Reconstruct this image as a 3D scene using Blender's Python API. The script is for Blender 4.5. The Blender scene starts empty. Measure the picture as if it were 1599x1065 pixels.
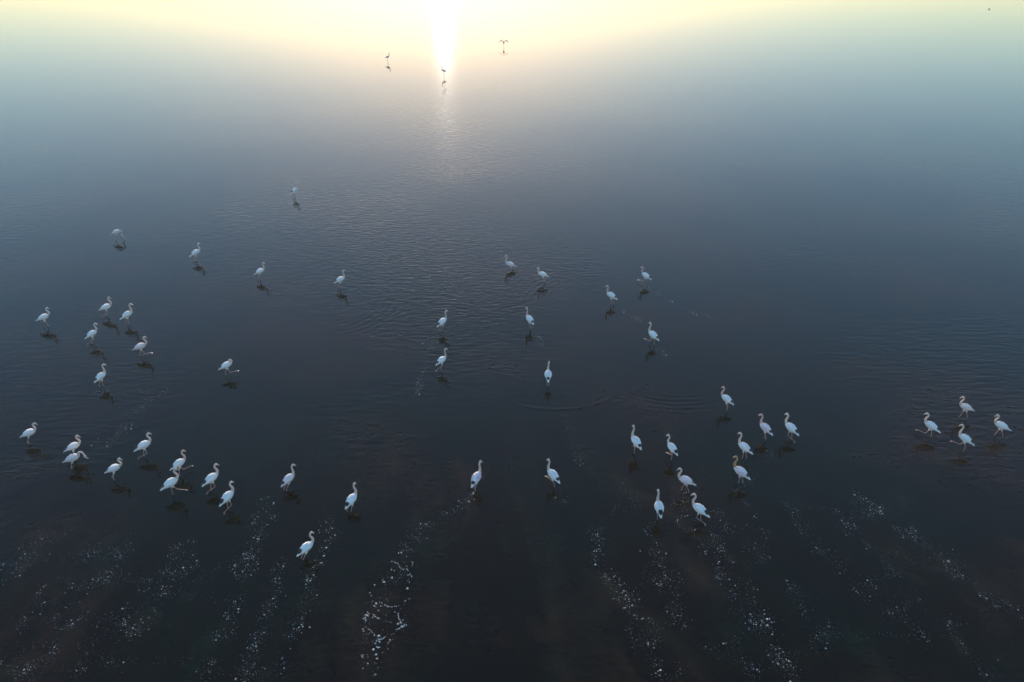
import bpy, math, random
import numpy as np
from mathutils import Vector, Matrix

R = math.radians
random.seed(7)
rng = np.random.default_rng(11)
scene = bpy.context.scene
C = scene.collection

# ------------------------------------------------------------------ camera
CAM_H, PITCH, LENS = 20.7, R(28.7), 28.0
cam_d = bpy.data.cameras.new('camera')
cam_d.lens, cam_d.sensor_width = LENS, 36.0
cam_d.clip_start, cam_d.clip_end = 0.5, 20000
cam = bpy.data.objects.new('camera', cam_d)
cam.location = (0, 0, CAM_H)
cam.rotation_euler = (math.pi / 2 - PITCH, 0, 0)
C.objects.link(cam)
scene.camera = cam

# ------------------------------------------------------------------ sky, sun, exposure
SUN_EL, SUN_AZ = R(4.3), R(-4.6)          # azimuth measured from +Y towards +X
world = bpy.data.worlds.new('World')
scene.world = world
world.use_nodes = True
wn = world.node_tree
wn.nodes.clear()
sky = wn.nodes.new('ShaderNodeTexSky')
sky.sky_type = 'NISHITA'
sky.sun_disc = False
sky.sun_elevation = SUN_EL
sky.sun_rotation = SUN_AZ
sky.air_density, sky.dust_density, sky.ozone_density = 1.35, 0.45, 4.2
bg = wn.nodes.new('ShaderNodeBackground')
bg.inputs['Strength'].default_value = 0.13
wo = wn.nodes.new('ShaderNodeOutputWorld')
wb = wn.nodes.new('ShaderNodeMix')
wb.data_type, wb.blend_type = 'RGBA', 'MULTIPLY'
wb.inputs[0].default_value = 1.0
wb.inputs[7].default_value = (1.18, 1.06, 1.02, 1)
wn.links.new(sky.outputs[0], wb.inputs[6])
wn.links.new(wb.outputs[2], bg.inputs[0])
wn.links.new(bg.outputs[0], wo.inputs[0])

sun_d = bpy.data.lights.new('sun', 'SUN')
sun_d.energy, sun_d.angle, sun_d.color = 1.9, R(0.53), (1.0, 0.84, 0.70)
sun = bpy.data.objects.new('sun', sun_d)
sv = Vector((math.sin(SUN_AZ) * math.cos(SUN_EL), math.cos(SUN_AZ) * math.cos(SUN_EL), math.sin(SUN_EL)))
sun.rotation_euler = sv.to_track_quat('Z', 'Y').to_euler()
sun.location = (0, 0, 60)
C.objects.link(sun)

vs = scene.view_settings
vs.view_transform, vs.look, vs.gamma, vs.use_curve_mapping = 'Standard', 'None', 1.0, False
vs.exposure = 2.36
cy = scene.cycles
cy.use_denoising = True
cy.adaptive_threshold = 0.005
cy.diffuse_bounces, cy.glossy_bounces = 2, 3
cy.max_bounces, cy.volume_bounces, cy.transparent_max_bounces = 5, 0, 6
cy.caustics_reflective = True
cy.sample_clamp_indirect = 8.0

# ------------------------------------------------------------------ helpers
F_PX, CX, CY = 1599 * LENS / 36.0, 799.5, 532.5


def at(px, py, z=0.0):
    """world point on the level z seen at a pixel of the 1599 x 1065 photograph"""
    u, v = (px - CX) / F_PX, (py - CY) / F_PX
    t = (CAM_H - z) / (math.sin(PITCH) + v * math.cos(PITCH))
    return Vector((u * t, t * (math.cos(PITCH) - v * math.sin(PITCH)), z))


def bed_z(y):
    return -0.36 + 0.0014 * min(max(y, 0), 160)


def mesh_obj(name, verts, faces, mats, parent=None, mat_idx=None, smooth=True):
    me = bpy.data.meshes.new(name)
    me.from_pydata([tuple(v) for v in verts], [], faces)
    for m in mats:
        me.materials.append(m)
    if mat_idx is not None:
        me.polygons.foreach_set('material_index', mat_idx)
    me.polygons.foreach_set('use_smooth', [smooth] * len(me.polygons))
    me.update()
    o = bpy.data.objects.new(name, me)
    C.objects.link(o)
    if parent is not None:
        o.parent = parent
    return o


def material(name):
    m = bpy.data.materials.new(name)
    m.use_nodes = True
    nt = m.node_tree
    nt.nodes.clear()
    out = nt.nodes.new('ShaderNodeOutputMaterial')
    return m, nt, out


def node(nt, kind, **kw):
    n = nt.nodes.new(kind)
    for k, v in kw.items():
        if k.startswith('i_'):
            n.inputs[k[2:].replace('_', ' ')].default_value = v
        else:
            setattr(n, k, v)
    return n


def feather_material(name, base, low, scale=9.0, rough=0.75, bump=0.25, sheen=0.15):
    m, nt, out = material(name)
    tc = node(nt, 'ShaderNodeTexCoord')
    mp = node(nt, 'ShaderNodeMapping')
    mp.inputs['Scale'].default_value = (0.45, 1.0, 1.0)
    nz = node(nt, 'ShaderNodeTexNoise', i_Scale=scale, i_Detail=4.0)
    cr = node(nt, 'ShaderNodeValToRGB')
    cr.color_ramp.elements[0].position, cr.color_ramp.elements[1].position = 0.32, 0.62
    cr.color_ramp.elements[0].color, cr.color_ramp.elements[1].color = (*low, 1), (*base, 1)
    wv = node(nt, 'ShaderNodeTexNoise', i_Scale=scale * 5, i_Detail=2.0)
    bp = node(nt, 'ShaderNodeBump', i_Strength=bump, i_Distance=0.01)
    bs = node(nt, 'ShaderNodeBsdfPrincipled', i_Roughness=rough)
    bs.inputs['Sheen Weight'].default_value = sheen
    bs.inputs['Specular IOR Level'].default_value = 0.2
    L = nt.links.new
    L(tc.outputs['Object'], mp.inputs[0]); L(mp.outputs[0], nz.inputs['Vector']); L(mp.outputs[0], wv.inputs['Vector'])
    L(nz.outputs['Fac'], cr.inputs[0]); L(cr.outputs[0], bs.inputs['Base Color'])
    L(wv.outputs['Fac'], bp.inputs['Height']); L(bp.outputs[0], bs.inputs['Normal'])
    L(bs.outputs[0], out.inputs[0])
    return m


M = {
    'white': feather_material('white_feathers', (0.96, 0.89, 0.82), (0.84, 0.70, 0.64)),
    'pinkish': feather_material('pinkish_feathers', (0.88, 0.73, 0.68), (0.78, 0.58, 0.54)),
    'rosy': feather_material('rosy_wing_feathers', (0.90, 0.76, 0.72), (0.80, 0.38, 0.40)),
    'neck': feather_material('pale_neck_feathers', (0.70, 0.55, 0.46), (0.60, 0.44, 0.37)),
    'neck_pink': feather_material('pink_neck_feathers', (0.68, 0.43, 0.37), (0.58, 0.33, 0.29)),
    'neck_brown': feather_material('brown_neck_feathers', (0.50, 0.27, 0.10), (0.38, 0.19, 0.07)),
    'black': feather_material('black_flight_feathers', (0.02, 0.02, 0.022), (0.012, 0.012, 0.013), rough=0.5, sheen=0.0),
    'leg': feather_material('pink_leg_skin', (0.42, 0.26, 0.21), (0.33, 0.19, 0.16), scale=20, rough=0.45, sheen=0.0),
    'bill': feather_material('pink_bill_horn', (0.62, 0.42, 0.40), (0.55, 0.34, 0.33), scale=20, rough=0.4, sheen=0.0),
    'bill_tip': feather_material('black_bill_horn', (0.02, 0.02, 0.02), (0.015, 0.015, 0.015), scale=20, rough=0.4, sheen=0.0),
    'eye': feather_material('pale_eye', (0.30, 0.22, 0.08), (0.05, 0.04, 0.02), scale=60, rough=0.2, sheen=0.0),
    'dark': feather_material('dark_plumage', (0.05, 0.042, 0.035), (0.03, 0.026, 0.022)),
}

# ------------------------------------------------------------------ the flamingos: data
# body pixel x, y, heading, body height over the water, neck pose, leg pose, plumage, dark tail, label
B = [
 (181, 363, 4, .55, 'down', 'stand', 'pinkish', 0, 'pinkish flamingo bending its neck down, farthest left of the upper birds'),
 (305, 395, 40, .55, 'S', 'back', 'white', 1, 'flamingo walking alone between the upper left bird and the centre left pair'),
 (165, 480, 15, .55, 'S', 'back', 'white', 0, 'pale flamingo with trailing leg, topmost of the middle left cluster'),
 (198, 492, 42, .55, 'tall', 'walk', 'white', 0, 'flamingo with straight neck, right neighbour of the topmost in the middle left cluster'),
 (67.6, 496, 14, .55, 'S', 'stride', 'white', 0, 'flamingo at the outer left edge of the middle left cluster, tan neck'),
 (143, 522, 45, .55, 'tall', 'back', 'white', 0, 'flamingo lifting one leg in the heart of the middle left cluster'),
 (218.6, 541.6, 10, .55, 'deepS', 'fwd', 'pinkish', 0, 'pinkish flamingo with strongly curved neck at the right of the middle left cluster'),
 (157, 588.5, 58, .55, 'tall', 'walk', 'white', 0, 'upright flamingo, lowest of the middle left cluster, faint foam at its feet'),
 (353, 571, 25, .55, 'tuck', 'fwd', 'white', 0, 'flamingo with head tucked to its breast standing alone on the left middle water'),
 (405.6, 424, 30, .55, 'tall', 'walk', 'white', 0, 'small distant flamingo standing left of the lone upright bird with black tail'),
 (531, 437, 30, .55, 'tall', 'walk', 'white', 1, 'flamingo with dark tail standing alone on open water left of the centre'),
 (690.7, 503, 48, .55, 'tall', 'walk', 'white', 0, 'upper of the two flamingos standing one below the other in the centre'),
 (689.6, 563, 45, .55, 'tall', 'back', 'white', 0, 'lower of the two flamingos standing one below the other in the centre'),
 (797, 413, 176, .34, 'S', 'stand', 'pinkish', 0, 'pinkish flamingo sunk deep in the water, leftmost of the upper right birds'),
 (847.6, 428.7, 178, .55, 'lowS', 'stand', 'white', 0, 'stout flamingo in profile facing left beside the deep wading pinkish one'),
 (1008.7, 431, 144, .55, 'tall', 'fwd', 'white', 0, 'flamingo farthest right of the upper birds, facing left with pink neck'),
 (954.6, 461.7, 144, .55, 'tall', 'walk', 'white', 0, 'flamingo between the upper right pink necked bird and the centre, facing left'),
 (827, 499, 125, .55, 'tall', 'walk', 'white', 0, 'flamingo inside fine ripple rings just right of the centre'),
 (1020, 523.7, 130, .55, 'tall', 'fwd', 'white', 0, 'flamingo facing left with brownish reflection right of the big ripple ring'),
 (856, 586, 92, .55, 'tall', 'stand', 'white', 0, 'flamingo seen from behind inside the large circular ripple'),
 (1135, 623.7, 132, .55, 'S', 'stand', 'white', 0, 'flamingo with reddish neck beside the ruffled water right of the centre'),
 (993, 690, 116, .62, 'tall', 'one', 'white', 1, 'tall flamingo standing on one long leg, left of the similar one legged bird'),
 (1049.5, 700, 120, .64, 'S', 'one', 'white', 2, 'flamingo on one leg showing black tail feathers, right of the tallest bird'),
 (1071.4, 751, 170, .55, 'S', 'stride', 'pinkish', 0, 'grey pink flamingo in full profile facing left with trailing pink leg'),
 (1029, 793, 92, .55, 'tall', 'one', 'white', 3, 'flamingo seen from behind with a large black tail wedge'),
 (1093, 796, 145, .55, 'S', 'back', 'white', 3, 'flamingo with black rump lifting a leg next to a small ring of foam'),
 (1157, 737.5, 143, .55, 'S', 'walk', 'rosy', 0, 'rosy flamingo with a brown orange head and neck'),
 (1162.7, 699, 135, .55, 'tall', 'walk', 'white', 1, 'flamingo standing just above the brown necked bird'),
 (1195.5, 669, 130, .55, 'tall', 'walk', 'rosy', 0, 'flamingo with bright pink wing edge, left of a tall curved neck bird'),
 (1235.6, 669, 126, .55, 'tall', 'back', 'white', 2, 'flamingo with long curved neck and dark tail, right of the pink edged bird'),
 (863.5, 742.5, 127, .50, 'tall', 'fwd', 'white', 0, 'flamingo facing left alone at the lower centre, right of the pink tailed one'),
 (1454.6, 666, 142, .55, 'S', 'fwd', 'white', 1, 'flamingo lifting a leg forward, leftmost of the right hand group of four'),
 (1509, 636.6, 172, .55, 'S', 'stride', 'pinkish', 0, 'pinkish striding flamingo, topmost of the right hand group of four'),
 (1508, 686, 138, .55, 'tall', 'fwd', 'white', 2, 'flamingo with black wing tips, lowest of the right hand group of four'),
 (1564.5, 665.5, 164, .55, 'S', 'stride', 'white', 2, 'flamingo farthest right, nearest the right edge of the water'),
 (45, 676.6, 14, .50, 'lowS', 'stand', 'white', 2, 'flamingo with folded neck farthest left of the lower left birds'),
 (114, 698, 20, .55, 'S', 'stand', 'white', 2, 'upper of two overlapping flamingos in the lower left'),
 (112.7, 716, 8, .50, 'reach', 'stand', 'pinkish', 0, 'pinkish flamingo with low stretched neck, lower of two overlapping birds'),
 (177.5, 732, 17, .52, 'deepS', 'stand', 'white', 2, 'flamingo with deeply curved neck, right of the two overlapping birds'),
 (224, 696, 25, .55, 'S', 'back', 'white', 2, 'flamingo with dark tail tip above the deeply curved neck bird in the lower left'),
 (279, 724.5, 38, .55, 'S', 'fwd', 'white', 1, 'flamingo behind the leg raising one, pink lifted foot, lower left'),
 (266, 755, 38, .58, 'S', 'onefwd', 'white', 0, 'flamingo raising its leg forward in front of another bird, lower left'),
 (329.6, 748, 44, .55, 'S', 'back', 'white', 2, 'flamingo with curved neck and pink legs, second from right of the lower left group'),
 (355, 777, 54, .56, 'S', 'back', 'white', 3, 'flamingo with bowed head at the right end of the lower left group'),
 (450.5, 748.7, 50, .42, 'tall', 'stand', 'pinkish', 0, 'flamingo standing alone just above the first foam trails, right of the lower left group'),
 (549, 781, 64, .42, 'S', 'walk', 'white', 2, 'flamingo above the foam trails in the lower centre left, head turned right'),
 (478, 856, 42, .40, 'S', 'stand', 'white', 3, 'lowest and nearest flamingo, black tail, beside a trail of foam bubbles'),
 (744, 747, 66, .48, 'tall', 'walk', 'rosy', 0, 'flamingo with pink tail at the upper end of a long foam trail'),
 (605, 89, 5, .74, 'tall', 'stand', 'pinkish', 0, 'tiny far flamingo left of the sun glare'),
 (693, 110.5, 178, .74, 'tall', 'stand', 'pinkish', 0, 'tiny far flamingo standing in the glitter below the sun glare'),
 (786.6, 66.5, 90, .74, 'tall', 'stand', 'spread', 0, 'tiny far flamingo with both wings raised right of the sun glare'),
 (459.8, 297.5, 62, .55, 'tall', 'walk', 'white', 0, 'single far flamingo halfway up the water, above the left birds'),
]
PINK_NECK = {15, 16, 17, 20, 28, 40}
BROWN_NECK = {26}

NECKS = {   # spine points after the breast: x, z relative to the body centre
 'S':     [(.285, .150), (.325, .230), (.305, .340), (.250, .435), (.232, .530), (.262, .595), (.310, .605), (.352, .585)],
 'tall':  [(.270, .160), (.290, .260), (.275, .370), (.250, .470), (.245, .570), (.275, .632), (.322, .640), (.362, .622)],
 'deepS': [(.290, .130), (.370, .170), (.385, .260), (.315, .350), (.275, .430), (.300, .500), (.350, .512), (.392, .490)],
 'lowS':  [(.270, .150), (.310, .210), (.295, .290), (.265, .360), (.270, .425), (.310, .455), (.355, .450), (.392, .430)],
 'reach': [(.290, .150), (.310, .250), (.370, .300), (.450, .280), (.500, .200), (.520, .110), (.540, .050), (.565, .005)],
 'down':  [(.290, .110), (.350, .110), (.395, .040), (.390, -.08), (.360, -.19), (.355, -.26), (.365, -.31), (.375, -.36)],
 'tuck':  [(.270, .160), (.300, .240), (.260, .300), (.200, .290), (.190, .235), (.225, .200), (.270, .195), (.310, .180)],
}
TRUNK = [(-.430, -.158, .032, .010), (-.365, -.128, .052, .020), (-.295, -.090, .074, .048), (-.185, -.034, .122, .108),
         (-.045, .020, .160, .150), (.085, .050, .158, .152), (.178, .078, .122, .124), (.240, .108, .084, .092)]


def catmull(pts, n):
    P = [np.array(p, float) for p in pts]
    P = [2 * P[0] - P[1]] + P + [2 * P[-1] - P[-2]]
    out = []
    for i in range(1, len(P) - 2):
        for k in range(n):
            t = k / n
            a, b, c, d = P[i - 1], P[i], P[i + 1], P[i + 2]
            out.append(.5 * ((2 * b) + (-a + c) * t + (2 * a - 5 * b + 4 * c - d) * t * t + (-a + 3 * b - 3 * c + d) * t ** 3))
    out.append(P[-2])
    return out


def loft(path, rw, rh, seg, verts, faces, side=None):
    """sweep an ellipse along a path; path points are 3-D, rw sideways, rh up and down"""
    base = len(verts)
    n = len(path)
    for i in range(n):
        a, b = path[max(i - 1, 0)], path[min(i + 1, n - 1)]
        t = Vector(b - a).normalized()
        s = Vector(side) if side is not None else Vector((0, 1, 0))
        s = (s - t * s.dot(t)).normalized()
        u = t.cross(s)
        for k in range(seg):
            an = 2 * math.pi * k / seg
            verts.append(Vector(path[i]) + s * (math.cos(an) * rw[i]) + u * (math.sin(an) * rh[i]))
    for i in range(n - 1):
        for k in range(seg):
            k2 = (k + 1) % seg
            faces.append((base + i * seg + k, base + i * seg + k2, base + (i + 1) * seg + k2, base + (i + 1) * seg + k))
    faces.append(tuple(base + k for k in range(seg))[::-1])
    faces.append(tuple(base + (n - 1) * seg + k for k in range(seg)))


def solve_leg(hip, foot, l1, l2):
    """two bones from hip to foot in the x-z plane, the joint pointing backwards"""
    d = foot - hip
    dist = min(d.length, (l1 + l2) * .999)
    a = (l1 * l1 - l2 * l2 + dist * dist) / (2 * dist)
    h = math.sqrt(max(l1 * l1 - a * a, 0))
    dn = d.normalized()
    perp = Vector((0, 1, 0)).cross(dn).normalized()
    if perp.x > 0:
        perp = -perp
    return hip + dn * a + perp * h


def flamingo(px, py, head, hb, neck, legs, look, dark, label, idx):
    rnd = random.Random(idx * 31 + 5)
    spread = look == 'spread'
    plum = {'white': 'white', 'pinkish': 'pinkish', 'rosy': 'white', 'spread': 'pinkish'}[look]
    p = at(px, py, hb)
    bz = bed_z(p.y)
    root = bpy.data.objects.new('flamingo', None)
    root.empty_display_size = 0.2
    C.objects.link(root)
    root.location = (p.x, p.y, bz)
    root.rotation_euler = (0, 0, R(head + rnd.uniform(-4, 4)))
    root['label'], root['category'], root['group'] = label, 'flamingo', 'flamingos wading in the shallow lagoon'
    up = hb - bz                      # body centre over the feet
    size = rnd.uniform(.87, 1.01)
    nk = rnd.uniform(.94, 1.06)
    turn = rnd.uniform(-.05, .05) if neck != 'tuck' else .10
    V, Fc = [], []
    # trunk, neck and head in one sweep
    pts = [(x, z, w, h, 0) for x, z, w, h in TRUNK]
    NP = NECKS[neck]
    if neck in ('S', 'tall', 'lowS', 'deepS'):       # no two birds hold the neck quite alike
        other = NECKS[rnd.choice([k for k in ('S', 'tall', 'lowS', 'deepS') if k != neck])]
        w_ = rnd.uniform(0, .42)
        NP = [(a[0] * (1 - w_) + b[0] * w_, a[1] * (1 - w_) + b[1] * w_) for a, b in zip(NP, other)]
    nr = [.064, .052, .044, .039, .036, .038, .046, .030]
    for i, (x, z) in enumerate(NP):
        z2 = .15 + (z - .15) * nk
        hh = nr[i] * (1.22 if i == 6 else 1.0)
        pts.append((x, z2, nr[i], hh, turn * (i / 7) ** 1.5))
    sp = catmull(pts, 3)
    path = [Vector((q[0] * size, q[4], q[1] * size + up)) for q in sp]
    loft([np.array(q) for q in path], [max(q[2], .004) * size for q in sp], [max(q[3], .004) * size for q in sp], 14, V, Fc)
    nring = len(path)
    midx = []
    cut = 3 * 8
    for i in range(nring - 1):
        midx += [0 if i < cut else 1] * 14
    midx += [0, 1]
    # legs
    l1, l2 = .38, .43
    hip_z = up - .075
    # water level seen from the feet
    wl = -bz
    lift_side = 1 if rnd.random() < .5 else -1
    for s in (-1, 1):
        hip = Vector((.005, .055 * s, hip_z))
        mode = {'stand': 'down', 'walk': 'walk', 'stride': 'stride'}.get(legs)
        lifted = s == lift_side and legs in ('back', 'fwd', 'one', 'onefwd')
        if legs == 'stand':
            foot = Vector((rnd.uniform(-.05, .07), .05 * s, 0.012)); knee = solve_leg(hip, foot, l1, l2)
        elif legs == 'walk':
            foot = Vector((.13 * s * lift_side, .045 * s, 0.012)); knee = solve_leg(hip, foot, l1, l2)
        elif legs == 'stride':
            foot = Vector((.27 * s * lift_side, .045 * s, 0.012)); knee = solve_leg(hip, foot, l1, l2)
        elif not lifted:
            foot = Vector((.02, .02 * s, 0.012)); knee = solve_leg(hip, foot, l1, l2)
        elif legs == 'back':          # lower leg swung level behind
            knee = hip + Vector((.06, .02 * s, -.30)); foot = knee + Vector((-.36, 0, -.10))
        elif legs == 'fwd':           # lower leg reaching forward just over the water
            knee = hip + Vector((.13, .02 * s, -.31)); foot = knee + Vector((.33, 0, .02))
        elif legs == 'onefwd':
            knee = hip + Vector((.20, .02 * s, -.26)); foot = knee + Vector((.27, 0, -.16))
        else:                         # 'one': leg folded up under the belly
            knee = hip + Vector((-.10, 0, -.20)); foot = knee + Vector((.30, .01 * s, -.06))
        f0 = len(Fc)
        thigh = hip + Vector((0, 0, .07))
        lp = [thigh, hip + (knee - hip) * .12, hip + (knee - hip) * .40, hip + (knee - hip) * .9, knee,
              knee + (foot - knee) * .08, knee + (foot - knee) * .5, foot]
        lr = [.055, .046, .021, .0135, .019, .0135, .0115, .012]
        loft([np.array(q) for q in lp], lr, lr, 7, V, Fc)
        # three webbed toes
        b0 = len(V)
        fd = Vector((1, 0, 0)) if not lifted else (foot - knee).normalized() * .7 + Vector((.3, 0, -.5))
        fd = fd.normalized()
        sd = Vector((0, 1, 0))
        V.extend([foot - fd * .015 + Vector((0, 0, .012)), foot + fd * .075 + sd * .045, foot + fd * .095, foot + fd * .075 - sd * .045,
                  foot - fd * .015 - Vector((0, 0, .006)), foot + fd * .075 + sd * .045 - Vector((0, 0, .008)),
                  foot + fd * .095 - Vector((0, 0, .008)), foot + fd * .075 - sd * .045 - Vector((0, 0, .008))])
        Fc.extend([(b0, b0 + 1, b0 + 2, b0 + 3)[::-1], (b0 + 4, b0 + 5, b0 + 6, b0 + 7), (b0, b0 + 1, b0 + 5, b0 + 4), (b0 + 1, b0 + 2, b0 + 6, b0 + 5),
                   (b0 + 2, b0 + 3, b0 + 7, b0 + 6), (b0 + 3, b0, b0 + 4, b0 + 7)])
        nleg = len(Fc) - f0
        lm = [2] * nleg
        lm[0:7] = [0] * 7
        lm[7:14] = [0] * 7
        midx += lm
    nm = 'neck_brown' if idx in BROWN_NECK else ('neck_pink' if idx in PINK_NECK else 'neck')
    mesh_obj('body', V, Fc, [M[plum], M[nm], M['leg']], root, midx)
    # bill, bent down in the middle, with a black tip
    h0, h1 = path[-2], path[-1]
    fd = (h1 - h0).normalized()
    dn = Vector((0, 0, -1)) if abs(fd.z) < .8 else Vector((1, 0, -.3)).normalized()
    bp = [h1 - fd * .012, h1 + fd * .03 + dn * .002, h1 + fd * .055 + dn * .018, h1 + fd * .068 + dn * .045]
    V, Fc = [], []
    loft([np.array(q) for q in bp], [.021, .020, .018, .016], [.022, .024, .023, .020], 8, V, Fc)
    bill = mesh_obj('bill', V, Fc, [M['bill']], root)
    V, Fc = [], []
    bq = [bp[3] - (bp[3] - bp[2]) * .1, h1 + fd * .070 + dn * .072, h1 + fd * .064 + dn * .100]
    loft([np.array(q) for q in bq], [.0165, .013, .004], [.0205, .016, .004], 8, V, Fc)
    mesh_obj('bill_tip', V, Fc, [M['bill_tip']], bill)
    hc = path[-4]
    for s in (-1, 1):
        c = hc + Vector((0, s * .031, .006))
        r = .006
        V = [c + Vector(q) * r for q in ((1, 0, 0), (-1, 0, 0), (0, 1, 0), (0, -1, 0), (0, 0, 1), (0, 0, -1))]
        Fc = [(0, 2, 4), (2, 1, 4), (1, 3, 4), (3, 0, 4), (2, 0, 5), (1, 2, 5), (3, 1, 5), (0, 3, 5)]
        mesh_obj('eye', V, Fc, [M['eye']], root)
    wm = {'white': 'white', 'pinkish': 'pinkish', 'rosy': 'rosy', 'spread': 'pinkish'}[look]
    if spread:
        # both wings held up in a flattened M
        for s in (-1, 1):
            cen = [(0.10, .10, .08), (.08, .34, .32), (.04, .56, .28), (-.02, .78, .06)]
            cho = [.26, .28, .26, .10]
            wing_panel(root, s, up, cen, cho, .035, 'wing', M[wm])
            cen2 = [(-.10, .20, .17), (-.13, .42, .30), (-.14, .64, .18), (-.13, .86, -.04)]
            w = wing_panel(root, s, up, cen2, [.24, .28, .28, .08], .05, 'flight_feathers', M['black'])
        return root
    # folded wings lying over the flanks
    tx = np.array([q[0] for q in TRUNK]); tz = np.array([q[1] for q in TRUNK])
    tw = np.array([q[2] for q in TRUNK]); th = np.array([q[3] for q in TRUNK])
    for s in (-1, 1):
        V, Fc = [], []
        nu, nv = 24, 7
        for layer in (0, 1):
            for i in range(nu + 1):
                u = i / nu
                x = .195 - u * .555
                z, w, h = np.interp(x, tx, tz), np.interp(x, tx, tw), np.interp(x, tx, th)
                a0 = R(14 + 10 * u)
                wid = math.sin(math.pi * min(1, (u * .86 + .12))) ** .55
                a1 = a0 + R(92) * wid * (1 - .35 * u)
                lift = .016 * math.sin(math.pi * min(1, u * .9 + .08)) + .022 * u + .004 + .010 * ((u * 4) % 1.0)
                for k in range(nv + 1):
                    a = a0 + (a1 - a0) * k / nv
                    edge = math.sin(math.pi * k / nv) ** .5
                    r = (lift * (.45 + .55 * edge)) if layer == 0 else -.012
                    V.append(Vector((x * size, s * math.sin(a) * (w + r) * size, (z + math.cos(a) * (h + r)) * size + up)))
        g = (nu + 1) * (nv + 1)
        ix = lambda l, i, k: l * g + i * (nv + 1) + k
        for i in range(nu):
            for k in range(nv):
                f = (ix(0, i, k), ix(0, i + 1, k), ix(0, i + 1, k + 1), ix(0, i, k + 1))
                b = (ix(1, i, k + 1), ix(1, i + 1, k + 1), ix(1, i + 1, k), ix(1, i, k))
                Fc.append(f if s < 0 else f[::-1]); Fc.append(b if s < 0 else b[::-1])
            Fc.append((ix(0, i, 0), ix(1, i, 0), ix(1, i + 1, 0), ix(0, i + 1, 0)))
            Fc.append((ix(0, i, nv), ix(0, i + 1, nv), ix(1, i + 1, nv), ix(1, i, nv)))
        for k in range(nv):
            Fc.append((ix(0, 0, k), ix(0, 0, k + 1), ix(1, 0, k + 1), ix(1, 0, k)))
            Fc.append((ix(0, nu, k), ix(1, nu, k), ix(1, nu, k + 1), ix(0, nu, k + 1)))
        wing = mesh_obj('wing', V, Fc, [M[wm]], root)
        dark = max(dark, 1)
        if dark:
            # black primaries closing over the rump
            V, Fc = [], []
            ln = [.0, .09, .115, .14][dark]
            x1 = -.345 - .006 * dark
            x0 = x1 + ln + .02
            q = []
            for j in range(5):
                f = j / 4
                x = x0 + (x1 - x0) * f
                z, h = np.interp(x, tx, tz), np.interp(x, tx, th)
                q.append(np.array((x * size, s * (.040 - .022 * f) * size, (z + h + .034 + .012 * f) * size + up)))
            wd = [.014, .044, .052, .040, .010]
            loft(q, [w_ * (.8 + .12 * dark) for w_ in wd], [.006, .013, .013, .010, .004], 8, V, Fc)
            mesh_obj('flight_feathers', V, Fc, [M['black']], wing)
    return root


def wing_panel(root, s, up, cen, cho, thick, name, mat):
    V, Fc = [], []
    cs = catmull([(*c, h) for c, h in zip(cen, cho)], 4)
    n = len(cs)
    for q in cs:
        prof = [(.5, 0), (.3, .5), (0, .42), (-.3, .2), (-.5, 0), (-.3, -.1), (0, -.25), (.3, -.35)]
        for a, b in prof:
            V.append(Vector((q[0] + a * q[3], s * q[1], q[2] + b * thick + up + a * .25 * q[3])))
    for i in range(n - 1):
        for k in range(8):
            k2 = (k + 1) % 8
            f = (i * 8 + k, i * 8 + k2, (i + 1) * 8 + k2, (i + 1) * 8 + k)
            Fc.append(f if s < 0 else f[::-1])
    Fc.append(tuple(range(8))); Fc.append(tuple((n - 1) * 8 + k for k in range(8))[::-1])
    return mesh_obj(name, V, Fc, [mat], root)


# ------------------------------------------------------------------ the lagoon: bed and water
def axis(a, b, step, lo, hi, grow=1.35):
    mid = list(np.arange(a, b + step * .5, step))
    left, d, x = [], step * 2, a
    while x > lo:
        x -= d; d *= grow; left.append(max(x, lo))
    right, d, x = [], step * 2, mid[-1]
    while x < hi:
        x += d; d *= grow; right.append(min(x, hi))
    return np.array(left[::-1] + mid + right)


def sheet(name, X, Y, H, mat, kind='structure'):
    nx, ny = len(X), len(Y)
    co = np.empty((ny, nx, 3), np.float32)
    co[..., 0] = X[None, :]; co[..., 1] = Y[:, None]; co[..., 2] = H
    i = np.arange(nx * ny, dtype=np.int32).reshape(ny, nx)
    q = np.stack([i[:-1, :-1], i[:-1, 1:], i[1:, 1:], i[1:, :-1]], -1).reshape(-1)
    nq = (nx - 1) * (ny - 1)
    me = bpy.data.meshes.new(name)
    me.vertices.add(nx * ny); me.loops.add(nq * 4); me.polygons.add(nq)
    me.vertices.foreach_set('co', co.reshape(-1))
    me.loops.foreach_set('vertex_index', q)
    me.polygons.foreach_set('loop_start', np.arange(nq, dtype=np.int32) * 4)
    me.polygons.foreach_set('use_smooth', np.ones(nq, bool))
    me.materials.append(mat)
    me.update(calc_edges=True)
    me.validate()
    o = bpy.data.objects.new(name, me)
    o['kind'] = kind
    C.objects.link(o)
    return o


# ripples raised by the birds: real waves in the sheet of water
X, Y = axis(-46, 46, .11, -2500, 2500), axis(13.5, 66, .11, -300, 3000)
H = np.zeros((len(Y), len(X)), np.float32)


def ring(cx, cyy, r0, width, wl, amp, phase=0.0, sector=None):
    rmax = r0 + width * 3
    xs = np.where(np.abs(X - cx) < rmax)[0]; ys = np.where(np.abs(Y - cyy) < rmax)[0]
    if len(xs) == 0 or len(ys) == 0:
        return
    gx, gy = X[xs][None, :] - cx, Y[ys][:, None] - cyy
    r = np.sqrt(gx * gx + gy * gy)
    e = np.exp(-((r - r0) / width) ** 2)
    if sector is not None:
        a = np.arctan2(gy, gx)
        dd = np.abs((a - sector[0] + math.pi) % (2 * math.pi) - math.pi)
        e = e * np.exp(-(dd / sector[1]) ** 2)
    H[np.ix_(ys, xs)] += (3.2 * amp * e * np.sin(2 * math.pi * (r - r0) / wl + phase)).astype(np.float32)


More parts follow.
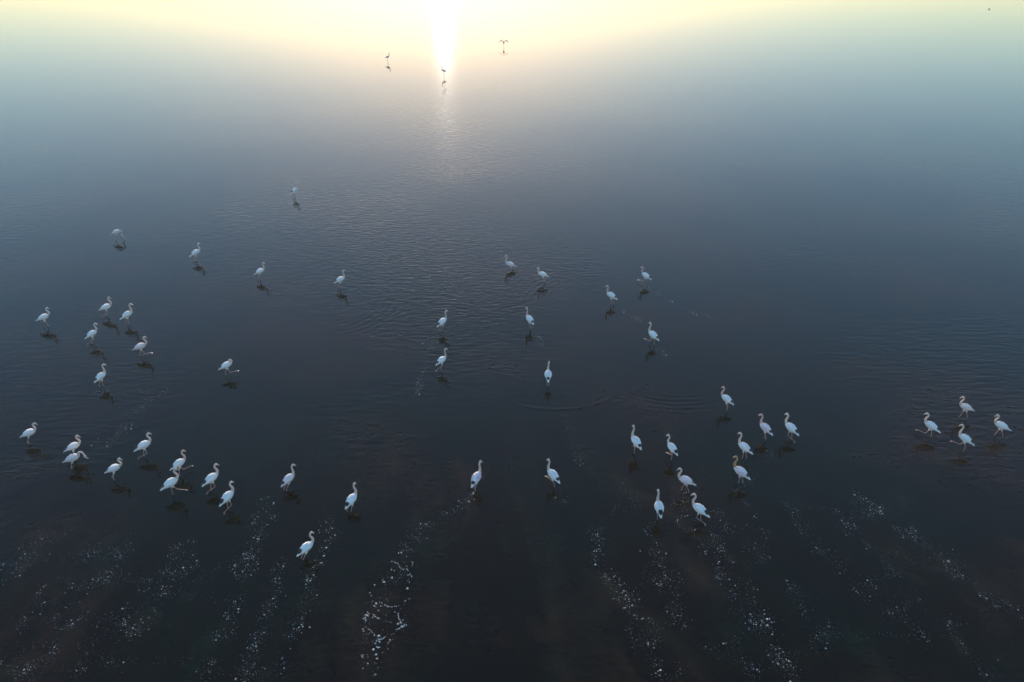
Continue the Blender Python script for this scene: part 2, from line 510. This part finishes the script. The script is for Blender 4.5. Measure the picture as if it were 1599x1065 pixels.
for i, b in enumerate(B):
    rr = random.Random(i * 17 + 3)
    p = at(b[0], b[1], b[3])
    ring(p.x, p.y, .0, rr.uniform(.45, .8), rr.uniform(.26, .34), rr.uniform(.0018, .0034), rr.random() * 6)
    for k in range(rr.choice((1, 2, 2, 3))):
        a = rr.random() * 6.28
        ring(p.x + rr.uniform(-.5, .5), p.y + rr.uniform(-.5, .5), rr.uniform(1.0, 4.2), rr.uniform(.35, .7), rr.uniform(.28, .42),
             rr.uniform(.0006, .0014), rr.random() * 6, (a, rr.uniform(.7, 1.6)))
pc = at(862, 572)
ring(pc.x, pc.y, 4.0, .16, .34, .0048, 1.5, (R(-90), 1.0))
ring(pc.x, pc.y, 3.5, .4, .34, .0016, 0.0, (R(-90), .9))
pc = at(827, 513)
ring(pc.x, pc.y, 2.6, .75, .36, .0022, 0, (R(80), 1.1))
ring(pc.x, pc.y, 1.4, .4, .3, .0018, 0)
pc = at(690, 517)
ring(pc.x, pc.y, 3.4, 1.0, .40, .0016, 0, (R(70), 1.0))
pc = at(1080, 580)
ring(pc.x, pc.y, 2.6, .9, .34, .0026, 0, (R(200), 1.0))
ring(pc.x, pc.y, 2.4, .6, .33, .0020, 0, (R(20), .8))
pc = at(1040, 560)
ring(pc.x, pc.y, 4.2, 1.5, .36, .0030, 0, (R(-95), .55))
pc = at(960, 480)
ring(pc.x, pc.y, 5.0, 1.4, .42, .0018, 0, (R(160), 1.0))
pc = at(1390, 790)
ring(pc.x, pc.y, 1.2, .5, .28, .0012, 0, (R(90), 1.2))
pc = at(560, 930)
ring(pc.x, pc.y, 2.6, .8, .32, .0022, 0, (R(110), .8))
pc = at(640, 960)
ring(pc.x, pc.y, 3.2, .8, .32, .0018, 0, (R(50), .8))
pc = at(500, 470)
ring(pc.x, pc.y, 4.5, 1.3, .45, .0018, 0, (R(-20), .9))

m, nt, out = material('lagoon_water')
L = nt.links.new
tc = node(nt, 'ShaderNodeTexCoord')
hs = None


def wave_layer(scale, strength, rot, detail, dist=0.0):
    global hs
    mp = node(nt, 'ShaderNodeMapping')
    mp.inputs['Scale'].default_value = scale
    mp.inputs['Rotation'].default_value = (0, 0, rot)
    nz = node(nt, 'ShaderNodeTexNoise', noise_dimensions='2D', i_Scale=1.0, i_Detail=detail, i_Roughness=0.5)
    ml = node(nt, 'ShaderNodeMath', operation='MULTIPLY'); ml.inputs[1].default_value = strength
    L(tc.outputs['Object'], mp.inputs[0]); L(mp.outputs[0], nz.inputs['Vector']); L(nz.outputs['Fac'], ml.inputs[0])
    if hs is None:
        hs = ml.outputs[0]
    else:
        ad = node(nt, 'ShaderNodeMath', operation='ADD')
        L(hs, ad.inputs[0]); L(ml.outputs[0], ad.inputs[1]); hs = ad.outputs[0]


wave_layer((1.3, 3.4, 1), .0125, R(8), 1.5)       # wind ripples, crests roughly across the view
wave_layer((2.9, 6.0, 1), .0065, R(-16), 1.0)
# calm and ruffled patches
pn = node(nt, 'ShaderNodeTexNoise', noise_dimensions='2D', i_Scale=0.06, i_Detail=1.5)
L(tc.outputs['Object'], pn.inputs['Vector'])
pr = node(nt, 'ShaderNodeMapRange'); pr.inputs[1].default_value, pr.inputs[2].default_value = .35, .68
pr.inputs[3].default_value, pr.inputs[4].default_value = .55, 1.25
L(pn.outputs['Fac'], pr.inputs[0])
hm = node(nt, 'ShaderNodeMath', operation='MULTIPLY')
wsep = node(nt, 'ShaderNodeSeparateXYZ')
L(tc.outputs['Object'], wsep.inputs[0])
far = node(nt, 'ShaderNodeMapRange'); far.inputs[1].default_value, far.inputs[2].default_value = 25.0, 130.0
far.inputs[3].default_value, far.inputs[4].default_value = 1.35, 0.08
L(wsep.outputs[1], far.inputs[0])
hk = node(nt, 'ShaderNodeMath', operation='MULTIPLY')
L(pr.outputs[0], hk.inputs[0]); L(far.outputs[0], hk.inputs[1])
L(hs, hm.inputs[0]); L(hk.outputs[0], hm.inputs[1])
bp = node(nt, 'ShaderNodeBump', i_Strength=1.0, i_Distance=1.0)
L(hm.outputs[0], bp.inputs['Height'])
# turbid water: brown mud stirred up and greenish algae, drawn out along the paths the birds have waded
sep = node(nt, 'ShaderNodeSeparateXYZ')
L(tc.outputs['Object'], sep.inputs[0])
dx = node(nt, 'ShaderNodeMath', operation='SUBTRACT'); dx.inputs[1].default_value = -5.0
dy = node(nt, 'ShaderNodeMath', operation='SUBTRACT'); dy.inputs[1].default_value = 52.0
L(sep.outputs[0], dx.inputs[0]); L(sep.outputs[1], dy.inputs[0])
an = node(nt, 'ShaderNodeMath', operation='ARCTAN2')
L(dx.outputs[0], an.inputs[0]); L(dy.outputs[0], an.inputs[1])
pol = node(nt, 'ShaderNodeCombineXYZ')
am = node(nt, 'ShaderNodeMath', operation='MULTIPLY'); am.inputs[1].default_value = 9.0
ym = node(nt, 'ShaderNodeMath', operation='MULTIPLY'); ym.inputs[1].default_value = 0.09
L(an.outputs[0], am.inputs[0]); L(sep.outputs[1], ym.inputs[0])
L(am.outputs[0], pol.inputs[0]); L(ym.outputs[0], pol.inputs[1])
n_tr = node(nt, 'ShaderNodeTexNoise', i_Scale=1.6, i_Detail=5.0, i_Distortion=1.3)
L(pol.outputs[0], n_tr.inputs['Vector'])
n_big = node(nt, 'ShaderNodeTexNoise', i_Scale=0.12, i_Detail=5.0)
n_mid = node(nt, 'ShaderNodeTexNoise', i_Scale=0.7, i_Detail=6.0, i_Roughness=0.65)
L(tc.outputs['Object'], n_big.inputs['Vector']); L(tc.outputs['Object'], n_mid.inputs['Vector'])
r1 = node(nt, 'ShaderNodeValToRGB')
r1.color_ramp.elements[0].position, r1.color_ramp.elements[1].position = .38, .54
r1.color_ramp.elements[0].color, r1.color_ramp.elements[1].color = (.0145, .0070, .0030, 1), (.0006, .0044, .0022, 1)
r2 = node(nt, 'ShaderNodeValToRGB')
r2.color_ramp.elements[0].position, r2.color_ramp.elements[1].position = .38, .64
r2.color_ramp.elements[0].color, r2.color_ramp.elements[1].color = (.40, .40, .40, 1), (1.6, 1.65, 1.75, 1)
r3 = node(nt, 'ShaderNodeValToRGB')
r3.color_ramp.elements[0].position, r3.color_ramp.elements[1].position = .30, .70
r3.color_ramp.elements[0].color, r3.color_ramp.elements[1].color = (.35, .35, .35, 1), (1.65, 1.65, 1.65, 1)
L(n_big.outputs['Fac'], r1.inputs[0]); L(n_tr.outputs['Fac'], r2.inputs[0]); L(n_mid.outputs['Fac'], r3.inputs[0])
mx = node(nt, 'ShaderNodeMix', data_type='RGBA', blend_type='MULTIPLY'); mx.inputs[0].default_value = 1
mx2 = node(nt, 'ShaderNodeMix', data_type='RGBA', blend_type='MULTIPLY'); mx2.inputs[0].default_value = 1
L(r1.outputs[0], mx.inputs[6]); L(r2.outputs[0], mx.inputs[7])
ds = node(nt, 'ShaderNodeMapRange'); ds.inputs[1].default_value, ds.inputs[2].default_value = 36.0, 24.0
ds.inputs[3].default_value, ds.inputs[4].default_value = 0.0, 1.0
L(sep.outputs[1], ds.inputs[0]); L(ds.outputs[0], mx.inputs[0])
L(mx.outputs[2], mx2.inputs[6]); L(r3.outputs[0], mx2.inputs[7])
bs = node(nt, 'ShaderNodeBsdfPrincipled', i_Roughness=0.036, i_IOR=1.333)
bs.inputs['Specular IOR Level'].default_value = 0.19
L(mx2.outputs[2], bs.inputs['Base Color']); L(bp.outputs[0], bs.inputs['Normal'])
L(bs.outputs[0], out.inputs['Surface'])
M['water'] = m
water = sheet('water', X, Y, H, m)

# ------------------------------------------------------------------ build the birds
for i, b in enumerate(B):
    flamingo(*b, i)

# a small dark duck floating far off
p = at(1545, 14, .08)
duck = bpy.data.objects.new('floating_duck', None)
C.objects.link(duck)
duck.location = (p.x, p.y, -.03)
duck.rotation_euler = (0, 0, R(200))
duck['label'], duck['category'] = 'tiny dark waterbird floating far off in the top right corner', 'duck'
V, Fc = [], []
sp = catmull([(-.26, .14, .01, .008), (-.18, .11, .06, .035), (-.05, .09, .105, .085), (.09, .09, .095, .085), (.16, .13, .05, .055),
              (.18, .20, .03, .032), (.20, .25, .032, .034), (.235, .262, .026, .028), (.262, .255, .014, .014)], 3)
loft([np.array((q[0], 0, q[1])) for q in sp], [max(q[2], .004) for q in sp], [max(q[3], .004) for q in sp], 12, V, Fc)
mesh_obj('body', V, Fc, [M['dark']], duck)
V, Fc = [], []
loft([np.array(q) for q in ((.255, 0, .256), (.285, 0, .248), (.315, 0, .243))], [.014, .016, .012], [.012, .008, .004], 8, V, Fc)
mesh_obj('bill', V, Fc, [M['bill_tip']], duck)
for s in (-1, 1):
    V, Fc = [], []
    loft([np.array(q) for q in ((.10, s * .08, .12), (.0, s * .10, .125), (-.12, s * .075, .13), (-.22, s * .03, .15))], [.012, .02, .018, .004], [.04, .06, .045, .006], 8, V, Fc)
    mesh_obj('wing', V, Fc, [M['dark']], duck)

# ------------------------------------------------------------------ foam left on the water
m, nt, out = material('foam_bubbles')
bs = node(nt, 'ShaderNodeBsdfPrincipled', i_Roughness=0.35)
nz = node(nt, 'ShaderNodeTexNoise', i_Scale=1.1, i_Detail=4.0)
tc = node(nt, 'ShaderNodeTexCoord')
cr = node(nt, 'ShaderNodeValToRGB')
cr.color_ramp.elements[0].position, cr.color_ramp.elements[1].position = .35, .65
cr.color_ramp.elements[0].color, cr.color_ramp.elements[1].color = (.16, .16, .155, 1), (.62, .62, .60, 1)
nt.links.new(tc.outputs['Object'], nz.inputs['Vector']); nt.links.new(nz.outputs['Fac'], cr.inputs[0])
nt.links.new(cr.outputs[0], bs.inputs['Base Color']); nt.links.new(bs.outputs[0], out.inputs[0])
M['foam'] = m


class Foam:
    def __init__(self):
        self.v, self.f = [], []

    def bubble(self, x, y, r):
        b = len(self.v)
        n = 6
        a0 = random.random()
        sx, sy = random.uniform(.8, 1.35), random.uniform(.8, 1.2)
        for rr, zz in ((1.0, -.25), (.85, .35), (.45, .62)):
            for k in range(n):
                a = a0 + 2 * math.pi * k / n
                self.v.append((x + math.cos(a) * r * rr * sx, y + math.sin(a) * r * rr * sy, r * zz))
        self.v.append((x, y, r * .72))
        for l in (0, 1):
            for k in range(n):
                k2 = (k + 1) % n
                self.f.append((b + l * n + k, b + l * n + k2, b + (l + 1) * n + k2, b + (l + 1) * n + k))
        for k in range(n):
            self.f.append((b + 2 * n + k, b + 2 * n + (k + 1) % n, b + 3 * n))

    def speck(self, x, y, r):
        b = len(self.v)
        a0 = random.random() * 2
        for k in range(4):
            a = a0 + math.pi / 2 * k
            self.v.append((x + math.cos(a) * r, y + math.sin(a) * r, -r * .3))
        self.v.append((x, y, r * .8))
        for k in range(4):
            self.f.append((b + k, b + (k + 1) % 4, b + 4))

    def line(self, pts):
        W = [at(*p) for p in pts]
        for a, b in zip(W[:-1], W[1:]):
            d = (b - a).length
            if d > 3.5:
                continue
            for _ in range(int(d * 16)):
                t = random.random()
                q = a.lerp(b, t)
                self.speck(q.x + random.gauss(0, .13), q.y + random.gauss(0, .13), random.uniform(.006, .013))

    def cluster(self, px, py, rad, n, big=1.0, ringy=False):
        c = at(px, py)
        for _ in range(n * 2):
            if ringy:
                a = random.uniform(0, 2 * math.pi); q = rad * .030 * random.gauss(1, .18)
                self.speck(c.x + math.cos(a) * q, c.y + math.sin(a) * q * 1.1, random.uniform(.005, .011))
            else:
                self.speck(c.x + random.gauss(0, rad * .020), c.y + random.gauss(0, rad * .027), random.uniform(.005, .011))
        s = c.y / 36.0 * .029 * 1.0
        rm = rad * 0.030
        for _ in range(n):
            if ringy:
                a = random.uniform(0, 2 * math.pi); q = rm * random.gauss(1, .10)
                x, y = c.x + math.cos(a) * q, c.y + math.sin(a) * q * 1.1
            else:
                x, y = c.x + random.gauss(0, rm * .55), c.y + random.gauss(0, rm * .75)
            if random.random() < .57:
                continue
            r = min(.032, max(.006, random.lognormvariate(math.log(.0115), .45))) * big
            self.bubble(x, y, r)

    def strand(self, pts, r0, r1):
        W = [at(*p) for p in pts]
        for a, b in zip(W[:-1], W[1:]):
            d = (b - a).length
            k = max(2, int(d / .022))
            for i in range(k):
                t = i / k
                q = a.lerp(b, t)
                if random.random() < .22:
                    continue
                r = random.uniform(r0, r1) * .66
                self.bubble(q.x + random.gauss(0, .012), q.y + random.gauss(0, .012), r)

    def build(self, label):
        o = mesh_obj('foam', self.v, self.f, [M['foam']])
        o['kind'], o['label'], o['category'] = 'stuff', label, 'foam'
        return o


def foam_zone(label, items, ox=0.0, oy=0.0, sc=1.0):
    f = Foam()
    for it in items:
        x, y, r, n = it[:4]
        big = it[4] if len(it) > 4 else 1.0
        f.cluster(ox + x / sc, oy + y / sc, r / sc, n, big, len(it) > 5)
    f.line([(ox + it[0] / sc, oy + it[1] / sc) for it in items])
    return f.build(label)


foam_zone('trail of foam bubbles below the right end of the lower left birds', [
 (90, 270, 18, 6), (120, 310, 18, 9), (120, 360, 25, 14), (60, 350, 22, 14), (45, 375, 15, 6), (70, 425, 25, 20), (55, 455, 22, 12), (30, 490, 28, 14), (35, 530, 26, 12), (20, 570, 22, 10, 1.2), (5, 600, 15, 5)], 380, 680, 2.765)
foam_zone('second trail of foam bubbles running down the lower left', [
 (170, 550, 20, 8), (145, 570, 15, 6), (138, 620, 24, 12), (140, 685, 24, 20), (112, 725, 20, 10), (90, 775, 34, 24, 1.1), (85, 860, 26, 9), (40, 905, 24, 16), (35, 950, 22, 8), (20, 1000, 26, 10), (10, 1045, 20, 9), (150, 1035, 30, 18), (165, 960, 16, 5)], 380, 680, 2.765)
foam_zone('trail of bright foam bubbles beside and below the nearest flamingo', [
 (365, 370, 20, 10), (385, 400, 26, 12, 1.2), (385, 440, 22, 12, 1.2), (350, 485, 26, 16, 1.3), (335, 520, 22, 8), (325, 540, 22, 12, 1.2), (305, 570, 18, 7), (285, 610, 24, 14), (288, 625, 20, 9, 1.2), (275, 690, 28, 14), (262, 770, 26, 12), (240, 820, 26, 14, 1.3), (205, 850, 24, 12, 1.1), (205, 890, 20, 5), (330, 430, 30, 10)], 380, 680, 2.765)
foam_zone('thin diagonal trail of foam below the pink tailed flamingo', [
 (985, 255, 18, 14, 1.3), (955, 290, 22, 14), (910, 325, 22, 12), (860, 350, 18, 9), (800, 380, 22, 12), (760, 395, 28, 14), (775, 440, 28, 10, 1.1), (765, 455, 15, 4), (715, 430, 18, 5), (690, 490, 22, 8), (720, 500, 20, 5)], 380, 680, 2.765)

f = Foam()
S = lambda pts: [(540 + x / 5.325, 860 + y / 5.325) for x, y in pts]
f.strand(S([(400, 92), (430, 105), (450, 140), (480, 155), (510, 150), (520, 168)]), .012, .028)
f.strand(S([(472, 98), (500, 92)]), .010, .018)
f.strand(S([(545, 90), (560, 100), (545, 130)]), .010, .020)
f.strand(S([(322, 448), (345, 462), (375, 468), (435, 460)]), .018, .034)
f.strand(S([(222, 525), (250, 553), (285, 565)]), .016, .036)
f.strand(S([(435, 520), (440, 570), (462, 598)]), .014, .026)
f.strand(S([(478, 632), (445, 640)]), .024, .040)
f.strand(S([(440, 645), (415, 668)]), .012, .024)
f.strand(S([(405, 688), (370, 703)]), .014, .026)
f.strand(S([(328, 716), (300, 735), (268, 742)]), .016, .032)
f.strand(S([(162, 635), (205, 662), (240, 700), (236, 716)]), .012, .024)
f.strand(S([(160, 560), (165, 600)]), .014, .022)
f.strand(S([(315, 540), (355, 533)]), .010, .016)
f.strand(S([(305, 590), (390, 596)]), .007, .013)
f.strand(S([(175, 690), (200, 685)]), .010, .018)
f.strand(S([(410, 495), (412, 520)]), .010, .018)
for x, y, r in ((172, 544, 22), (472, 608, 30), (262, 740, 20)):
    f.cluster(540 + x / 5.325, 860 + y / 5.325, r / 5.325, 26, 2.0)
for x, y in ((440, 15), (455, 12), (505, 48), (385, 88), (380, 155), (378, 178), (388, 220), (310, 238), (312, 262), (242, 292), (195, 358),
             (207, 375), (218, 425), (235, 458), (298, 435), (290, 458), (325, 452), (512, 243), (512, 312), (530, 358), (522, 405),
             (495, 418), (480, 446), (525, 203), (545, 210), (458, 200), (142, 660), (148, 692), (220, 755), (256, 790), (270, 803),
             (355, 767), (367, 747), (316, 840), (245, 866), (258, 902), (240, 937), (255, 933), (266, 975), (142, 887), (125, 873),
             (143, 978), (178, 928), (180, 955), (172, 868), (244, 1030), (225, 825), (250, 440), (460, 485), (250, 762)):
    f.cluster(540 + x / 5.325, 860 + y / 5.325, 5 / 5.325, random.choice((2, 3, 4)), 1.5)
for x, y, r, n in ((480, 185, 70, 30), (300, 415, 60, 16), (240, 450, 40, 14), (400, 200, 60, 14), (330, 600, 90, 14), (250, 830, 90, 22), (170, 700, 50, 14), (160, 920, 50, 12)):
    f.cluster(540 + x / 5.325, 860 + y / 5.325, r / 5.325, n, .8)
f.build('large looping strands of white foam at the bottom centre')

foam_zone('scattered foam bubbles below the birds in the lower right centre', [
 (340, 125, 40, 14, .9), (275, 15, 40, 8, .8), (110, 270, 36, 22), (125, 340, 20, 10), (98, 375, 18, 8, 1.2), (110, 425, 14, 6), (160, 490, 14, 10, 1.1), (185, 480, 30, 18), (230, 550, 30, 12), (220, 605, 22, 10, 1.2), (268, 585, 16, 8, 1.2),
 (295, 620, 40, 28, 1.2), (265, 665, 20, 5), (312, 690, 20, 9), (445, 350, 40, 28), (460, 435, 26, 10, 1.1), (430, 515, 22, 10, 1.1), (470, 530, 30, 20, 1.2), (495, 495, 22, 14), (570, 490, 30, 12, .8), (535, 635, 24, 12),
 (503, 680, 26, 12, 1.2), (550, 705, 14, 6), (580, 725, 34, 16), (365, 790, 58, 46, .9, 1), (425, 850, 26, 16, 1.5), (320, 855, 30, 10), (430, 945, 22, 9), (435, 1030, 20, 8, 1.1), (560, 1020, 46, 14),
 (605, 200, 44, 34, 1.2, 1), (690, 325, 30, 12), (720, 365, 48, 26, 1.1), (795, 352, 20, 8), (770, 300, 20, 9), (745, 265, 20, 8), (840, 405, 20, 9), (780, 470, 26, 18, 1.1), (800, 515, 36, 24), (870, 590, 26, 9), (965, 630, 30, 14),
 (900, 690, 36, 18), (975, 735, 46, 30, 1.1), (1030, 740, 34, 30, 1.2), (870, 850, 30, 8), (692, 885, 14, 6, 1.2), (930, 965, 26, 12), (965, 1000, 26, 10), (1090, 905, 34, 24), (1150, 965, 44, 28), (940, 330, 34, 16, .8), (1020, 400, 30, 16, .8),
 (1030, 235, 18, 8, .9), (815, 215, 48, 26, .8), (780, 140, 30, 9, .8), (940, 545, 28, 12), (930, 95, 16, 8), (975, 160, 14, 6), (380, 240, 24, 9), (590, 30, 40, 16, .9), (600, 90, 36, 12), (545, 95, 14, 5)], 900, 760, 3.491)
foam_zone('scattered patches of foam bubbles in the lower right', [
 (545, 115, 45, 30, .9), (605, 130, 34, 26, 1.1), (560, 160, 28, 14, 1.1), (480, 45, 20, 8), (450, 215, 36, 26, .9), (370, 130, 18, 8), (90, 92, 14, 6), (160, 150, 30, 10, .9), (190, 230, 30, 14, .9), (270, 350, 30, 18, .9),
 (370, 410, 46, 22, .9), (380, 460, 34, 14), (705, 235, 24, 10), (740, 265, 34, 18, .9), (810, 280, 40, 32), (785, 230, 22, 9), (945, 400, 26, 9), (1000, 440, 56, 40), (1030, 480, 30, 12), (540, 320, 14, 6), (690, 460, 26, 12),
 (505, 565, 46, 18), (565, 540, 20, 12, 1.2), (790, 620, 32, 18, .9), (655, 685, 28, 14, .9), (720, 690, 40, 12, .8), (835, 810, 36, 10), (300, 805, 44, 24), (270, 820, 18, 8), (130, 535, 26, 14), (185, 660, 30, 10), (1165, 590, 18, 12, 1.1),
 (1240, 648, 8, 6, 1.5), (1300, 630, 22, 8), (985, 745, 14, 8), (1000, 800, 34, 16, .9), (1050, 855, 20, 8, .8), (1170, 1022, 14, 8), (1230, 1030, 60, 18, .8), (45, 910, 26, 16, 1.1), (80, 965, 40, 24, 1.1), (110, 990, 24, 14),
 (350, 740, 20, 6), (1125, 525, 16, 5), (1365, 700, 24, 6)], 1200, 760, 3.491)
foam_zone('scattered patches of foam bubbles in the lower left corner', [
 (60, 120, 58, 34, .8, 1), (80, 215, 48, 26, .9), (270, 20, 60, 40, .9), (170, 170, 30, 10, .8), (560, 90, 50, 26, .8), (760, 80, 60, 44, .9), (750, 118, 14, 14, 1.4), (600, 260, 50, 34, .8), (665, 265, 26, 18, 1.0), (690, 210, 40, 18, .9),
 (920, 270, 50, 24, .9), (345, 320, 66, 36, .95, 1), (1085, 68, 34, 20, 1.1), (1140, 165, 68, 34, .8, 1), (1140, 200, 40, 18, 1.0), (1535, 185, 56, 40, .9, 1), (1560, 100, 40, 18), (1000, 350, 44, 24, .9), (1480, 400, 50, 24, .9), (1430, 505, 30, 10, 1.1),
 (1430, 590, 34, 12), (1355, 605, 24, 12, .8), (190, 490, 70, 26, .8), (130, 530, 26, 12, 1.1), (435, 485, 62, 48, .9, 1), (405, 560, 34, 14), (720, 490, 56, 26, .9), (735, 545, 34, 16, 1.1), (885, 510, 68, 44, .85, 1), (850, 570, 30, 22, 1.3),
 (215, 765, 84, 52, .85, 1), (150, 825, 34, 26, 1.3), (290, 770, 34, 14, .9), (510, 820, 26, 14, .9), (545, 718, 8, 4), (690, 775, 60, 18, .8), (1335, 770, 16, 8), (1290, 845, 50, 28, .8), (1565, 790, 20, 6), (1540, 870, 50, 22, .9), (1575, 655, 34, 22, 1.1),
 (1020, 220, 20, 7), (1190, 15, 30, 8, .8), (10, 785, 20, 8, .9), (10, 160, 14, 8, 1.3)], 0, 840, 3.9975)
foam_zone('faint foam specks drifting behind the middle left birds', [
 (194, 669, 14, 26, .8), (166, 696, 11, 18, .8), (214, 642, 8, 9, .9), (232, 625, 10, 8, .7), (255, 612, 9, 8, .7), (158, 612, 10, 16, .8), (150, 690, 9, 6, .8)])
foam_zone('faint foam specks left of the two centre flamingos', [
 (664, 534, 5, 8, .9), (674, 533, 5, 8, .9), (671, 545, 5, 8, 1.0), (656, 595, 9, 20, .8), (652, 614, 6, 6, .7), (660, 580, 6, 5, .7)])
foam_zone('faint foam specks trailing behind the upper right flamingos', [
 (1014, 449, 6, 10, .9), (1028, 458, 7, 8, .8), (1050, 472, 8, 8, .8), (1084, 488, 8, 14, .9), (1106, 494, 6, 6, .8), (974, 486, 6, 10, .9), (988, 495, 6, 7, .8), (998, 499, 7, 14, .9), (1030, 547, 6, 12, .9), (1041, 555, 6, 10, .9), (842, 528, 6, 12, .9), (845, 540, 5, 6, .8),
 (880, 650, 6, 6, .8), (905, 715, 8, 12, .9), (905, 728, 8, 8, .9), (1205, 712, 8, 12, .9), (1150, 770, 8, 12, .9), (1575, 686, 12, 16, .8), (870, 770, 8, 8, 1.0), (885, 783, 7, 6, .9)])

# ------------------------------------------------------------------ the hazy air
m, nt, out = material('hazy_air')
pv = node(nt, 'ShaderNodeVolumePrincipled')
pv.inputs['Color'].default_value = (.92, .95, .90, 1)
pv.inputs['Density'].default_value = 0.0003
pv.inputs['Anisotropy'].default_value = 0.20
nt.links.new(pv.outputs[0], out.inputs['Volume'])
x0, x1, y0, y1, z0, z1 = -2600, 2600, -400, 3100, -1.6, 22.6
V = [(x, y, z) for z in (z0, z1) for y in (y0, y1) for x in (x0, x1)]
Fc = [(0, 2, 3, 1), (4, 5, 7, 6), (0, 1, 5, 4), (2, 6, 7, 3), (0, 4, 6, 2), (1, 3, 7, 5)]
hz = mesh_obj('haze', V, Fc, [m], smooth=False)
hz['kind'] = 'stuff'
hz['label'], hz['category'] = 'pale morning haze lying over the whole lagoon', 'haze'
